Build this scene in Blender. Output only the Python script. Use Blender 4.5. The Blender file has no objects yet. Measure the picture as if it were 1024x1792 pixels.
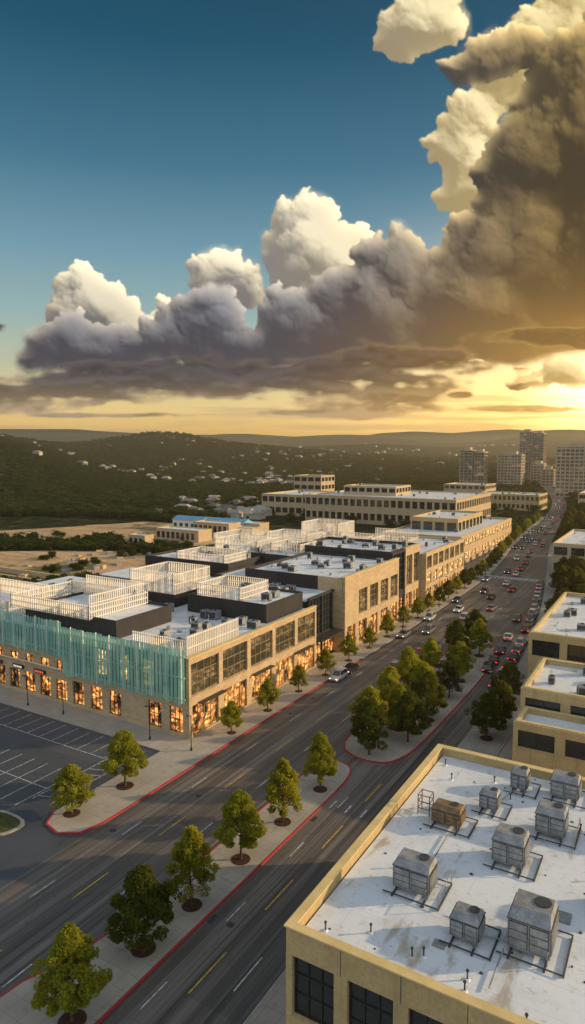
import bpy, bmesh, math, random
from mathutils import Vector, noise
from collections import defaultdict
import numpy as np
random.seed(11)
sc=bpy.context.scene
col=sc.collection
FW=(-0.5105,0.8599); RT=(0.8599,0.5105)
def FR(f,r): return (FW[0]*f+RT[0]*r, FW[1]*f+RT[1]*r)
def toFR(x,y): return (FW[0]*x+FW[1]*y, RT[0]*x+RT[1]*y)
def ss(a,b,x):
    t=max(0,min(1,(x-a)/(b-a))); return t*t*(3-2*t)

# ------------------------------------------------------------------ materials
def newmat(name):
    m=bpy.data.materials.new(name); m.use_nodes=True
    nt=m.node_tree; b=nt.nodes['Principled BSDF']; return m,nt,b
def N(nt,t,**kw):
    n=nt.nodes.new(t)
    for k,v in kw.items(): setattr(n,k,v)
    return n
def setin(n,k,v):
    if isinstance(v,bpy.types.NodeSocket): n.id_data.links.new(v,n.inputs[k])
    else: n.inputs[k].default_value=v
def M(nt,op,a,b=None,c=None,clamp=False):
    n=N(nt,'ShaderNodeMath',operation=op,use_clamp=clamp)
    for i,v in enumerate((a,b,c)):
        if v is not None: setin(n,i,v)
    return n.outputs[0]
def VM(nt,op,a,b=None,c=None,out=0):
    n=N(nt,'ShaderNodeVectorMath',operation=op)
    for i,v in enumerate((a,b,c)):
        if v is not None: setin(n,i,v)
    return n.outputs['Value'] if op in('LENGTH','DOT_PRODUCT') else n.outputs[0]
def MIX(nt,f,a,b,mode='MIX'):
    n=N(nt,'ShaderNodeMix',data_type='RGBA',blend_type=mode)
    setin(n,0,f)
    for k,v in ((6,a),(7,b)):
        if isinstance(v,bpy.types.NodeSocket): nt.links.new(v,n.inputs[k])
        else: n.inputs[k].default_value=(*v,1)
    return n.outputs[2]
def SST(nt,a,b,x):
    n=N(nt,'ShaderNodeMapRange',interpolation_type='SMOOTHSTEP')
    setin(n,0,x);setin(n,1,a);setin(n,2,b);setin(n,3,0.0);setin(n,4,1.0)
    return n.outputs[0]
def NOISE(nt,vec,scale,detail=5,rough=.55,dist=0,dims='3D'):
    n=N(nt,'ShaderNodeTexNoise',noise_dimensions=dims)
    setin(n,'Vector',vec);n.inputs['Scale'].default_value=scale
    n.inputs['Detail'].default_value=detail;n.inputs['Roughness'].default_value=rough
    n.inputs['Distortion'].default_value=dist
    return n.outputs[0]
def POS(nt): return N(nt,'ShaderNodeNewGeometry').outputs['Position']
def SC(nt,v,s): return VM(nt,'MULTIPLY',v,tuple(s))
def BUMP(nt,b,h,st=.3,d=.1):
    n=N(nt,'ShaderNodeBump');n.inputs['Strength'].default_value=st;n.inputs['Distance'].default_value=d
    setin(n,'Height',h);nt.links.new(n.outputs[0],b.inputs['Normal'])
def pmat(name,c1,c2,scale=1,rough=.85,metal=0,spec=.3,bump=0,stretch=(1,1,1),obj=False,fine=None,detail=4,stain=0):
    m,nt,b=newmat(name)
    p=N(nt,'ShaderNodeTexCoord').outputs['Object'] if obj else POS(nt)
    p=SC(nt,p,stretch)
    n=NOISE(nt,p,scale,detail,.6)
    f=SST(nt,.35,.65,n)
    c=MIX(nt,f,c1,c2)
    if fine:
        n2=NOISE(nt,p,fine,3)
        c=MIX(nt,M(nt,'MULTIPLY',SST(nt,.4,.7,n2),.35),c,tuple(x*.55 for x in c1))
    if stain:
        n3=NOISE(nt,SC(nt,p,(1.6,1.6,.12)),1,4,.6)
        c=MIX(nt,M(nt,'MULTIPLY',SST(nt,.5,.72,n3),stain),c,tuple(x*.5 for x in c2))
    setin(b,'Base Color',c);b.inputs['Roughness'].default_value=rough
    b.inputs['Metallic'].default_value=metal;b.inputs['Specular IOR Level'].default_value=spec
    if bump: BUMP(nt,b,n,bump)
    return m
def N_col(nt,p,s):
    n=N(nt,'ShaderNodeTexNoise');setin(n,'Vector',p);n.inputs['Scale'].default_value=s;return n.outputs[1]
def asphalt(name,base,streak=True):
    m,nt,b=newmat(name);p=POS(nt)
    big=NOISE(nt,p,.06,4); fine=NOISE(nt,p,6,3)
    c=MIX(nt,SST(nt,.3,.7,big),tuple(x*.75 for x in base),tuple(x*1.3 for x in base))
    c=MIX(nt,M(nt,'MULTIPLY',fine,.4),c,tuple(x*1.8 for x in base))
    if streak:
        s=NOISE(nt,SC(nt,p,(1.0,.008,1)),1.0,4,.65)
        s2=NOISE(nt,SC(nt,p,(3.2,.02,1)),1.0,3,.6)
        c=MIX(nt,M(nt,'MULTIPLY',SST(nt,.44,.60,s),.8),c,tuple(x*2.4 for x in base))
        c=MIX(nt,M(nt,'MULTIPLY',SST(nt,.48,.62,s2),.65),c,tuple(x*.38 for x in base))
    vo=N(nt,'ShaderNodeTexVoronoi',distance='CHEBYCHEV');setin(vo,'Vector',p);vo.inputs['Scale'].default_value=.045
    sp=N(nt,'ShaderNodeSeparateXYZ');setin(sp,0,vo.outputs['Color'])
    c=MIX(nt,M(nt,'MULTIPLY',SST(nt,.74,.76,sp.outputs[0]),.3),c,tuple(x*.5 for x in base))
    cr=N(nt,'ShaderNodeTexVoronoi',feature='DISTANCE_TO_EDGE');setin(cr,'Vector',VM(nt,'ADD',p,SC(nt,N_col(nt,p,.5),(3,3,0))));cr.inputs['Scale'].default_value=.12
    c=MIX(nt,M(nt,'MULTIPLY',M(nt,'SUBTRACT',1.0,SST(nt,0,.006,cr.outputs['Distance'])),.5),c,tuple(x*.35 for x in base))
    setin(b,'Base Color',c);b.inputs['Roughness'].default_value=.5;b.inputs['Specular IOR Level'].default_value=.55
    BUMP(nt,b,fine,.2,.02)
    return m
def brickmat(name,c1,c2,mortar,bw,bh,var=.5,rough=.9,horiz=False,msz=.015,dirty=0):
    m,nt,b=newmat(name);p=POS(nt)
    sx=N(nt,'ShaderNodeSeparateXYZ');setin(sx,0,p)
    cx=N(nt,'ShaderNodeCombineXYZ')
    if horiz: setin(cx,0,sx.outputs[0]);setin(cx,1,sx.outputs[1])
    else: setin(cx,0,M(nt,'ADD',sx.outputs[0],sx.outputs[1]));setin(cx,1,sx.outputs[2])
    br=N(nt,'ShaderNodeTexBrick');setin(br,'Vector',cx.outputs[0]);br.inputs['Scale'].default_value=1
    br.inputs['Color1'].default_value=(*c1,1);br.inputs['Color2'].default_value=(*c2,1);br.inputs['Mortar'].default_value=(*mortar,1)
    br.inputs['Brick Width'].default_value=bw;br.inputs['Row Height'].default_value=bh;br.inputs['Mortar Size'].default_value=msz
    if horiz: br.offset=0
    n=NOISE(nt,p,.35,5);c=MIX(nt,M(nt,'MULTIPLY',SST(nt,.35,.7,n),var),br.outputs[0],tuple(x*.7 for x in c2))
    if dirty: c=MIX(nt,M(nt,'MULTIPLY',SST(nt,.52,.7,NOISE(nt,p,1.1,5,.7)),dirty),c,tuple(x*.45 for x in c2))
    setin(b,'Base Color',c);b.inputs['Roughness'].default_value=rough;b.inputs['Specular IOR Level'].default_value=.2
    return m
def glassmat(name,base,warm=0,warmcol=(1,.55,.16),thr=.55,rough=.06,cell=(.5,.5,.3)):
    m,nt,b=newmat(name);p=POS(nt)
    b.inputs['Base Color'].default_value=(*base,1);b.inputs['Roughness'].default_value=rough
    b.inputs['Specular IOR Level'].default_value=.8
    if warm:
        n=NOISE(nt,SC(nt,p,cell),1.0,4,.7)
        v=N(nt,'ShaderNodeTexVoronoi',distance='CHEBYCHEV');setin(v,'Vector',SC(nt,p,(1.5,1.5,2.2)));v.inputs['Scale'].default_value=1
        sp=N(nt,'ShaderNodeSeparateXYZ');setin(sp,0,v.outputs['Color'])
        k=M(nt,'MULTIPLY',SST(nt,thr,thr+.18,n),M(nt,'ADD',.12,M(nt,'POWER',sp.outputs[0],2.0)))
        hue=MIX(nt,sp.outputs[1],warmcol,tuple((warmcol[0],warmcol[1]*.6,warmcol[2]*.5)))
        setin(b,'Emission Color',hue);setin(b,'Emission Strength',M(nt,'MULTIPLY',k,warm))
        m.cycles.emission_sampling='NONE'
    return m
def plain(name,c,rough=.5,metal=0,spec=.4,em=None,ems=0):
    m,nt,b=newmat(name);b.inputs['Base Color'].default_value=(*c,1);b.inputs['Roughness'].default_value=rough
    b.inputs['Metallic'].default_value=metal;b.inputs['Specular IOR Level'].default_value=spec
    if em: b.inputs['Emission Color'].default_value=(*em,1);b.inputs['Emission Strength'].default_value=ems;m.cycles.emission_sampling='NONE'
    return m

ASPH=asphalt('asphalt',(.080,.072,.066)); LOT=asphalt('lot_asphalt',(.052,.058,.070),False)
CONC=brickmat('concrete_paving',(.38,.35,.30),(.34,.315,.27),(.22,.205,.18),1.5,1.5,.35,horiz=True,msz=.02,dirty=.35)
REDK=pmat('red_kerb_paint',(.45,.035,.04),(.28,.05,.05),.8,fine=5)
KERB=pmat('kerb_concrete',(.36,.34,.31),(.26,.25,.23),.8)
STONE=brickmat('limestone',(.56,.425,.26),(.45,.335,.195),(.32,.25,.17),.9,.38,.35)
STONE2=brickmat('limestone_panel',(.50,.39,.25),(.45,.345,.215),(.29,.23,.155),2.4,1.2,.3,msz=.02)
STUC=pmat('tan_stucco',(.49,.375,.19),(.41,.31,.155),.25,fine=4,stain=.35)
CREAM=pmat('cream_coping',(.64,.50,.24),(.54,.42,.19),.6)
CHAR=brickmat('charcoal_panel',(.042,.040,.040),(.032,.030,.030),(.016,.016,.016),1.8,6,.3,rough=.6,msz=.03)
def roofmat(name,base):
    m,nt,b=newmat(name);p=POS(nt)
    n=NOISE(nt,p,.22,6,.65);n2=NOISE(nt,p,1.7,5,.7);n3=NOISE(nt,SC(nt,p,(1,.3,1)),.6,4,.6)
    c=MIX(nt,M(nt,'MULTIPLY',SST(nt,.42,.7,n),.6),base,tuple(x*.66 for x in base))
    c=MIX(nt,M(nt,'MULTIPLY',SST(nt,.54,.70,n2),.5),c,(.34,.30,.24))
    c=MIX(nt,M(nt,'MULTIPLY',SST(nt,.58,.70,n3),.65),c,(.30,.22,.12))
    br=N(nt,'ShaderNodeTexBrick');setin(br,'Vector',p);br.inputs['Scale'].default_value=1;br.offset=.3
    br.inputs['Color1'].default_value=(0,0,0,1);br.inputs['Color2'].default_value=(0,0,0,1);br.inputs['Mortar'].default_value=(1,1,1,1)
    br.inputs['Brick Width'].default_value=9;br.inputs['Row Height'].default_value=2.4;br.inputs['Mortar Size'].default_value=.02
    c=MIX(nt,M(nt,'MULTIPLY',br.outputs[0],.35),c,(.3,.3,.3))
    setin(b,'Base Color',c);b.inputs['Roughness'].default_value=.42;b.inputs['Specular IOR Level'].default_value=.5
    return m
ROOF=roofmat('white_membrane',(.66,.72,.78)); 
WHITE=pmat('white_metal',(.80,.75,.66),(.72,.67,.58),.5,rough=.5)
METAL=pmat('galvanised_metal',(.34,.355,.37),(.21,.225,.24),1.2,rough=.42,metal=.25,obj=True,fine=5)
METALD=pmat('dark_louvre',(.06,.065,.07),(.035,.04,.045),2,rough=.6,obj=True)
RUST=pmat('weathered_brown',(.25,.16,.08),(.14,.10,.06),2,obj=True)
GL=glassmat('window_glass',(.045,.045,.032),.42,(1,.66,.25),.40,rough=.08,cell=(.12,.12,.3))  # window panes; patchy warm emission imitates a golden reflection
GLD=glassmat('dark_glass',(.015,.022,.026))
SHOP=glassmat('shopfront_glass',(.02,.02,.018),2.2,(1,.5,.13),.38)
LITW=glassmat('lit_window',(.02,.02,.018),2.6,(1,.68,.25),.20)
FRAME=pmat('bronze_frame',(.36,.27,.13),(.27,.2,.095),.5,rough=.5)
DFR=plain('dark_frame',(.03,.028,.025))
MARKW=pmat('white_road_paint',(.62,.62,.6),(.30,.30,.29),2.0,rough=.7)
MARKY=pmat('yellow_road_paint',(.60,.38,.05),(.33,.22,.06),2.0,rough=.7)
def dirtmat():
    m,nt,b=newmat('bare_dirt');p=POS(nt)
    n=NOISE(nt,p,.03,7,.65);n2=NOISE(nt,p,.5,5,.6);n3=NOISE(nt,SC(nt,p,(.02,.16,1)),1,4,.6,1.5)
    c=MIX(nt,SST(nt,.35,.65,n),(.52,.36,.20),(.34,.23,.13))
    c=MIX(nt,M(nt,'MULTIPLY',SST(nt,.5,.6,n3),.6),c,(.58,.44,.27))
    c=MIX(nt,M(nt,'MULTIPLY',SST(nt,.45,.7,n2),.4),c,(.24,.17,.09))
    c=MIX(nt,M(nt,'MULTIPLY',SST(nt,.54,.60,NOISE(nt,p,.022,6,.7)),.85),c,(.09,.095,.035))
    setin(b,'Base Color',c);b.inputs['Roughness'].default_value=.95;b.inputs['Specular IOR Level'].default_value=.1;BUMP(nt,b,n2,.6,.5);return m
DIRT=dirtmat()
MULCH=pmat('mulch',(.07,.025,.016),(.04,.018,.012),4)
BARK=pmat('bark',(.09,.06,.04),(.05,.035,.025),5,obj=True)
def finmat():
    m,nt,b=newmat('teal_glass_fin');p=POS(nt)
    wn=N(nt,'ShaderNodeTexWhiteNoise');setin(wn,'Vector',VM(nt,'FLOOR',SC(nt,p,(1/1.8,.01,1/2.6))))
    big=NOISE(nt,SC(nt,p,(.25,.25,.12)),1,3)
    k=M(nt,'ADD',M(nt,'MULTIPLY',wn.outputs[0],.45),M(nt,'MULTIPLY',SST(nt,.3,.7,big),.55))
    setin(b,'Base Color',MIX(nt,k,(.20,.45,.42),(.62,.84,.72)))
    b.inputs['Roughness'].default_value=.12;b.inputs['Specular IOR Level'].default_value=1.0
    tr=N(nt,'ShaderNodeBsdfTransparent');tr.inputs[0].default_value=(.66,.95,.86,1)
    tl=N(nt,'ShaderNodeBsdfTranslucent');tl.inputs[0].default_value=(.5,.8,.68,1)
    m1=N(nt,'ShaderNodeMixShader');m1.inputs[0].default_value=.22
    mx=N(nt,'ShaderNodeMixShader');mx.inputs[0].default_value=.36
    nt.links.new(b.outputs[0],m1.inputs[1]);nt.links.new(tl.outputs[0],m1.inputs[2])
    out=nt.nodes['Material Output'];nt.links.new(m1.outputs[0],mx.inputs[1]);nt.links.new(tr.outputs[0],mx.inputs[2]);nt.links.new(mx.outputs[0],out.inputs[0])
    return m
FIN=finmat()
BACKP=pmat('teal_backing_panel',(.11,.20,.19),(.08,.15,.15),.4,rough=.4)
def leafmat(name,c1,c2,c3,tk=.5):
    m,nt,b=newmat(name)
    oi=N(nt,'ShaderNodeObjectInfo').outputs['Random']
    p=N(nt,'ShaderNodeTexCoord').outputs['Object']
    n=NOISE(nt,p,.9,2);n2=NOISE(nt,p,6,1)
    c=MIX(nt,SST(nt,.35,.65,n),c1,c2);c=MIX(nt,M(nt,'MULTIPLY',SST(nt,.5,.8,n2),.6),c,c3)
    c=MIX(nt,M(nt,'MULTIPLY',oi,.4),c,c1)
    d=N(nt,'ShaderNodeBsdfDiffuse');setin(d,0,c);t=N(nt,'ShaderNodeBsdfTranslucent');setin(t,0,MIX(nt,.6,c,c3))
    mx=N(nt,'ShaderNodeMixShader');mx.inputs[0].default_value=tk
    nt.links.new(d.outputs[0],mx.inputs[1]);nt.links.new(t.outputs[0],mx.inputs[2]);nt.links.new(mx.outputs[0],nt.nodes['Material Output'].inputs[0])
    return m
LEAF=leafmat('oak_leaves',(.13,.155,.018),(.30,.31,.03),(.58,.52,.05))
LEAFD=leafmat('dark_leaves',(.045,.06,.014),(.09,.11,.018),(.22,.21,.03))
LEAFF=leafmat('juniper_leaves',(.026,.040,.014),(.052,.07,.018),(.11,.105,.024),.35)

# ------------------------------------------------------------------ mesh builder
class MB:
    def __init__(s): s.v=[];s.f=[];s.mi=[];s.mats=[]
    def mid(s,m):
        if m not in s.mats: s.mats.append(m)
        return s.mats.index(m)
    def hexa(s,p,m):
        i=len(s.v);s.v+=p;k=s.mid(m)
        for q in ((0,3,2,1),(4,5,6,7),(0,1,5,4),(1,2,6,5),(2,3,7,6),(3,0,4,7)):
            s.f.append(tuple(i+a for a in q));s.mi.append(k)
    def box(s,x0,x1,y0,y1,z0,z1,m):
        if x0>x1:x0,x1=x1,x0
        if y0>y1:y0,y1=y1,y0
        s.hexa([(x0,y0,z0),(x1,y0,z0),(x1,y1,z0),(x0,y1,z0),(x0,y0,z1),(x1,y0,z1),(x1,y1,z1),(x0,y1,z1)],m)
    def poly(s,pts,m):
        i=len(s.v);s.v+=pts;s.f.append(tuple(range(i,i+len(pts))));s.mi.append(s.mid(m))
    def prism(s,pts,z0,z1,m):
        a=sum(pts[i][0]*pts[(i+1)%len(pts)][1]-pts[(i+1)%len(pts)][0]*pts[i][1] for i in range(len(pts)))
        if a<0: pts=pts[::-1]
        n=len(pts);s.poly([(x,y,z1) for x,y in pts],m)
        for i in range(n):
            a,b=pts[i],pts[(i+1)%n];s.poly([(*a,z0),(*b,z0),(*b,z1),(*a,z1)],m)
    def tube(s,p0,p1,r0,r1,n,m,cap=True):
        p0=Vector(p0);p1=Vector(p1);d=(p1-p0).normalized();a=d.orthogonal().normalized();b=d.cross(a)
        i=len(s.v);k=s.mid(m)
        for p,r in((p0,r0),(p1,r1)):
            for j in range(n):
                t=2*math.pi*j/n;q=p+a*math.cos(t)*r+b*math.sin(t)*r;s.v.append(tuple(q))
        for j in range(n):
            s.f.append((i+j,i+(j+1)%n,i+n+(j+1)%n,i+n+j));s.mi.append(k)
        if cap: s.f.append(tuple(i+n+j for j in range(n)));s.mi.append(k);s.f.append(tuple(i+j for j in range(n))[::-1]);s.mi.append(k)
    def mesh(s,name,org=(0,0,0)):
        me=bpy.data.meshes.new(name)
        v=[(a-org[0],b-org[1],c-org[2]) for a,b,c in s.v]
        me.from_pydata(v,[],s.f)
        for m in s.mats: me.materials.append(m)
        me.polygons.foreach_set('material_index',s.mi);me.update();return me
    def obj(s,name,parent=None,org=(0,0,0)):
        if parent is not None: org=parent.location
        o=bpy.data.objects.new(name,s.mesh(name,org));col.objects.link(o)
        if parent is not None: o.parent=parent
        else: o.location=org
        return o
def empty(name,loc):
    e=bpy.data.objects.new(name,None);e.location=loc;e.empty_display_size=1;col.objects.link(e);return e
class Bld:
    def __init__(s,name,loc): s.e=empty(name,loc);s.p=defaultdict(MB)
    def done(s):
        for k,mb in s.p.items():
            if mb.v: mb.obj(k,s.e)
        return s.e
def fb(mb,fr,s0,s1,n0,n1,z0,z1,m):
    k,c,o=fr
    if k=='E': mb.box(c+n0,c+n1,o+s0,o+s1,z0,z1,m)
    elif k=='S': mb.box(o-s0,o-s1,c-n0,c-n1,z0,z1,m)
    elif k=='W': mb.box(c-n0,c-n1,o+s0,o+s1,z0,z1,m)
def facade(B,fr,L,floors,dep=.4,wall=STONE):
    W=B.p['walls'];G=B.p['windows'];F=B.p['window_frames']
    for fl in floors:
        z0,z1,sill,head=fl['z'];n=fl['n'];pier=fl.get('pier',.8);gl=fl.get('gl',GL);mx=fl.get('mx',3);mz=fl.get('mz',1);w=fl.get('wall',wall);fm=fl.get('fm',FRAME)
        if sill>z0: fb(W,fr,0,L,-dep,0,z0,sill,w)
        if z1>head: fb(W,fr,0,L,-dep,0,head,z1,w)
        bw=L/n
        for i in range(n+1):
            a=max(0,i*bw-pier/2);b=min(L,i*bw+pier/2);fb(W,fr,a,b,-dep,0,sill,head,w)
        for i in range(n):
            if i in fl.get('skip',()):
                fb(W,fr,i*bw+pier/2,(i+1)*bw-pier/2,-dep,-.02,sill,head,w);continue
            a=i*bw+pier/2;b=(i+1)*bw-pier/2
            fb(G,fr,a,b,-dep+.02,-dep+.08,sill,head,gl)
            if sill-z0>.3: fb(F,fr,a-.1,b+.1,.002,.09,sill-.14,sill-.02,w)
            t=.07
            for j in range(mx+1):
                q=a+(b-a-t)*j/mx;fb(F,fr,q,q+t,-dep+.08,-dep+.2,sill,head,fm)
            for j in range(mz+2):
                q=sill+(head-sill-t)*j/(mz+1);fb(F,fr,a+t,b-t,-dep+.081,-dep+.185,q,q+t,fm)
def core(B,x0,x1,y0,y1,z0,z1,m=CHAR,roof=ROOF,par=.7,pt=.35,pm=None,wm='walls'):
    B.p[wm].box(x0,x1,y0,y1,z0,z1,m)
    B.p['roof'].box(x0+pt,x1-pt,y0+pt,y1-pt,z1-.2,z1+.05,roof)
    P=B.p['parapet'];pm=pm or m
    P.box(x0,x1,y0,y0+pt,z1,z1+par,pm);P.box(x0,x1,y1-pt,y1,z1,z1+par,pm)
    P.box(x0,x0+pt,y0+pt,y1-pt,z1,z1+par,pm);P.box(x1-pt,x1,y0+pt,y1-pt,z1,z1+par,pm)
    C=B.p['coping'];cm=CREAM if pm!=CHAR else CHAR;e=.06
    if cm==CREAM:
        C.box(x0-e,x1+e,y0-e,y0+pt+e,z1+par,z1+par+.1,cm);C.box(x0-e,x1+e,y1-pt-e,y1+e,z1+par,z1+par+.1,cm)
        C.box(x0-e,x0+pt+e,y0+pt+e,y1-pt-e,z1+par,z1+par+.1,cm);C.box(x1-pt-e,x1+e,y0+pt+e,y1-pt-e,z1+par,z1+par+.1,cm)
def screen(mb,x0,x1,y0,y1,z0,z1,sides='NSEW',st=.5,m=WHITE):
    w=.13
    def run(a,b,cst,ax):
        n=max(1,int(abs(b-a)/st))
        for i in range(n+1):
            q=a+(b-a)*i/n
            if ax=='x': mb.box(q,q+w,cst,cst+.22,z0,z1,m)
            else: mb.box(cst,cst+.22,q,q+w,z0,z1,m)
        for zz in (z0+.3,(z0+z1)/2,z1-.25):
            if ax=='x': mb.box(a,b,cst+.23,cst+.35,zz,zz+.12,m)
            else: mb.box(cst+.23,cst+.35,a,b,zz+.003,zz+.123,m)
    if 'S' in sides: run(x0,x1,y0,'x')
    if 'N' in sides: run(x0,x1,y1,'x')
    if 'E' in sides: run(y0,y1,x1,'y')
    if 'W' in sides: run(y0,y1,x0,'y')

def hvac(x,y,z,w,d,h,m=METAL,name='rooftop_air_conditioner',rail=False):
    e=empty(name,(x,y,z));b=MB();f=MB();g=MB()
    x0,x1,y0,y1=x-w/2,x+w/2,y-d/2,y+d/2;zb=z+.35
    for sx in (x0+.15,x1-.25):
        f.box(sx,sx+.1,y0-.7,y1+.7,z,z+.14,METALD)
        for yy in (y0+.1,y1-.2): f.box(sx+.01,sx+.09,yy,yy+.1,z+.14,zb,METALD)
    f.box(x0-.5,x1+.9,y0-.62,y0-.54,z+.141,z+.2,METALD);f.box(x1+.82,x1+.9,y0-.53,y1+.6,z,z+.2,METALD);f.box(x0-.5,x1+.9,y1+.61,y1+.69,z+.141,z+.2,METALD)
    if rail:
        for yy in (y0-.55,y,y1+.55): f.tube((x1+.86,yy,z+.2),(x1+.86,yy,z+1.1),.03,.03,6,METAL)
        f.tube((x1+.86,y0-.55,z+1.1),(x1+.86,y1+.55,z+1.1),.03,.03,6,METAL)
    c=.12
    b.box(x0,x1,y0,y1,zb,zb+h*.82,m)
    b.hexa([(x0,y0,zb+h*.82),(x1,y0,zb+h*.82),(x1,y1,zb+h*.82),(x0,y1,zb+h*.82),(x0+c,y0+d*.3,zb+h),(x1-c,y0+d*.3,zb+h),(x1-c,y1-c,zb+h),(x0+c,y1-c,zb+h)],m)
    b.box(x0-.05,x1+.05,y0-.05,y1+.05,zb+h*.80,zb+h*.815,METALD)
    for k in (.03,.52):
        a0=x0+w*k;a1=a0+w*.45
        g.box(a0,a1,y0-.03,y0,zb+h*.06,zb+h*.76,METALD)
        for j in range(3):
            zz=zb+h*(.08+.23*j);g.box(a0+.04,a1-.04,y0-.05,y0-.031,zz,zz+h*.2,m)
    g.box(x1,x1+.03,y0+.08,y1-.08,zb+h*.08,zb+h*.74,METALD)
    for j in range(9):
        zz=zb+h*(.1+.07*j);g.box(x1+.031,x1+.08,y0+.12,y1-.12,zz,zz+h*.03,m)
    for k in (.08,.55):
        g.box(x0-.03,x0,y0+d*k,y0+d*(k+.36),zb+h*.1,zb+h*.72,METALD)
    g.tube((x+w*.2,y+d*.2,zb+h),(x+w*.2,y+d*.2,zb+h+.08),d*.2,d*.2,14,METALD)
    g.tube((x1-.1,y0-.25,z+.15),(x1-.1,y0-.25,z+1.0),.04,.04,6,m)
    g.tube((x1-.1,y0-.25,z+.9),(x1-.1,y0+.05,z+.9),.04,.04,6,m)
    b.obj('cabinet',e);f.obj('skid_frame',e);g.obj('louvres_and_fan',e);return e
def roofclutter(mb,x0,x1,y0,y1,z,n,seed):
    rs=random.Random(seed)
    for i in range(n):
        x=rs.uniform(x0,x1);y=rs.uniform(y0,y1);t=rs.random()
        if t<.45:
            w=rs.uniform(.8,2);d=rs.uniform(.8,1.8);h=rs.uniform(.7,1.4)
            mb.box(x,x+w,y,y+d,z+.2,z+.2+h,METAL);mb.box(x+.1,x+w-.1,y-.05,y,z+.3,z+h,METALD)
            mb.tube((x+w/2,y+d/2,z+.2+h),(x+w/2,y+d/2,z+.35+h),.3,.3,10,METALD);mb.box(x+.1,x+.2,y,y+d,z,z+.2,METALD);mb.box(x+w-.2,x+w-.1,y,y+d,z,z+.2,METALD)
        elif t<.8: mb.tube((x,y,z),(x,y,z+rs.uniform(.4,.9)),.08,.08,6,WHITE);mb.tube((x,y,z+.4),(x,y,z+.5),.16,.12,6,METALD)
        else: mb.tube((x,y,z),(x,y,z+.35),.3,.3,8,METAL);mb.tube((x,y,z+.35),(x,y,z+.6),.42,.1,8,METAL)

# ------------------------------------------------------------------ terrain
def height(x,y):
    f,r=toFR(x,y);d=math.hypot(x,y);th=math.atan2(r,f)
    h=ss(700,3200,d)*40+ss(3300,5600,d)*100
    n1=noise.noise((x/900,y/900,1.3));n2=noise.noise((x/2100,y/2100,4.1));n3=noise.noise((x/300,y/300,7))
    h+=ss(600,2200,d)*(46*n1+9*n3)+ss(3000,5000,d)*95*n2+ss(3500,5500,d)*50*n1
    h+=80*math.exp(-((th+.50)/.17)**2)*ss(380,1250,d)*(1-.6*ss(1500,2600,d))
    h+=48*math.exp(-((th+.20)/.10)**2)*ss(1500,2500,d)*(1-.8*ss(2700,3600,d))
    h+=36*math.exp(-((th-.12)/.09)**2)*ss(2200,3300,d)
    h+=60*math.exp(-((th-.32)/.16)**2)*ss(2500,4500,d)
    return h-.12
nr,na=170,400
vs=[(0,0,-.12)];fs=[]
radii=[20*(11000/20)**(i/(nr-1)) for i in range(nr)]
for R in radii:
    for j in range(na):
        t=2*math.pi*j/na;x,y=R*math.cos(t),R*math.sin(t);vs.append((x,y,height(x,y)))
for j in range(na): fs.append((0,1+j,1+(j+1)%na))
for i in range(nr-1):
    for j in range(na):
        a=1+i*na+j;b=1+i*na+(j+1)%na;fs.append((a,a+na,b+na,b))
me=bpy.data.meshes.new('terrain');me.from_pydata(vs,[],fs);me.polygons.foreach_set('use_smooth',[True]*len(fs));me.update()
m,nt,b=newmat('wooded_ground');p=POS(nt)
n1=NOISE(nt,p,.004,5);n2=NOISE(nt,p,.05,7,.7);v=N(nt,'ShaderNodeTexVoronoi');setin(v,'Vector',p);v.inputs['Scale'].default_value=.11
c=MIX(nt,SST(nt,.35,.65,n2),(.024,.036,.013),(.065,.078,.026))
c=MIX(nt,SST(nt,.0,.75,v.outputs['Distance']),c,(.018,.024,.010))
c=MIX(nt,M(nt,'MULTIPLY',SST(nt,.58,.66,n1),.5),c,(.17,.135,.07))
setin(b,'Base Color',c);b.inputs['Roughness'].default_value=.95;b.inputs['Specular IOR Level'].default_value=.05
BUMP(nt,b,M(nt,'ADD',n2,M(nt,'MULTIPLY',v.outputs['Distance'],-1.0)),1.0,6)
me.materials.append(m);ter=bpy.data.objects.new('terrain',me);col.objects.link(ter)

def blobpoly(cf,cr,af,ar,seed,n=64,amp=.22):
    pts=[]
    for i in range(n):
        t=2*math.pi*i/n;k=1+amp*noise.noise((math.cos(t)*1.7+seed,math.sin(t)*1.7,seed))+.08*noise.noise((math.cos(t)*6,math.sin(t)*6+seed,0))
        pts.append(FR(cf+af*k*math.cos(t),cr+ar*k*math.sin(t)))
    return pts
dirts=[(362,-150,56,88,1.2),(243,-112,36,74,5.5),(470,-85,12,60,8.8),(318,-52,24,34,2.2),(375,-75,12,40,3.1)]
mb=MB()
for i,d in enumerate(dirts):
    mb.poly([(x,y,-.10+.02*i) for x,y in blobpoly(*d)],DIRT)
mb.obj('dirt_clearing')

# ------------------------------------------------------------------ street geometry
Ys=[-60,130,180,225,260,300,360,450,520,600,700,850,1100]
Lx=[-55,-55,-55,-56,-59.5,-65,-70,-77,-85,-97,-117,-150,-210]
Rx=[-25.8,-26,-31,-37.5,-43,-49.5,-56,-66,-74,-86,-106,-139,-198]
def sm(Y,xs):
    return sum(np.interp(Y+k,Ys,xs) for k in (-18,-9,0,9,18))/5 if Y>80 else float(np.interp(Y,Ys,xs))
def L(Y): return float(sm(Y,Lx))
def R(Y): return float(sm(Y,Rx))
mb=MB();yy=[-60]+list(range(0,1100,10))
for a,b2 in zip(yy,yy[1:]):
    mb.poly([(L(a),a,0),(R(a),a,0),(R(b2),b2,0),(L(b2),b2,0)],ASPH)
mb.obj('street')
mb=MB();mb.poly([(-200,-60,0),(-55,-60,0),(-55,72,0),(-200,72,0)],LOT);mb.obj('parking_lot')
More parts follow.
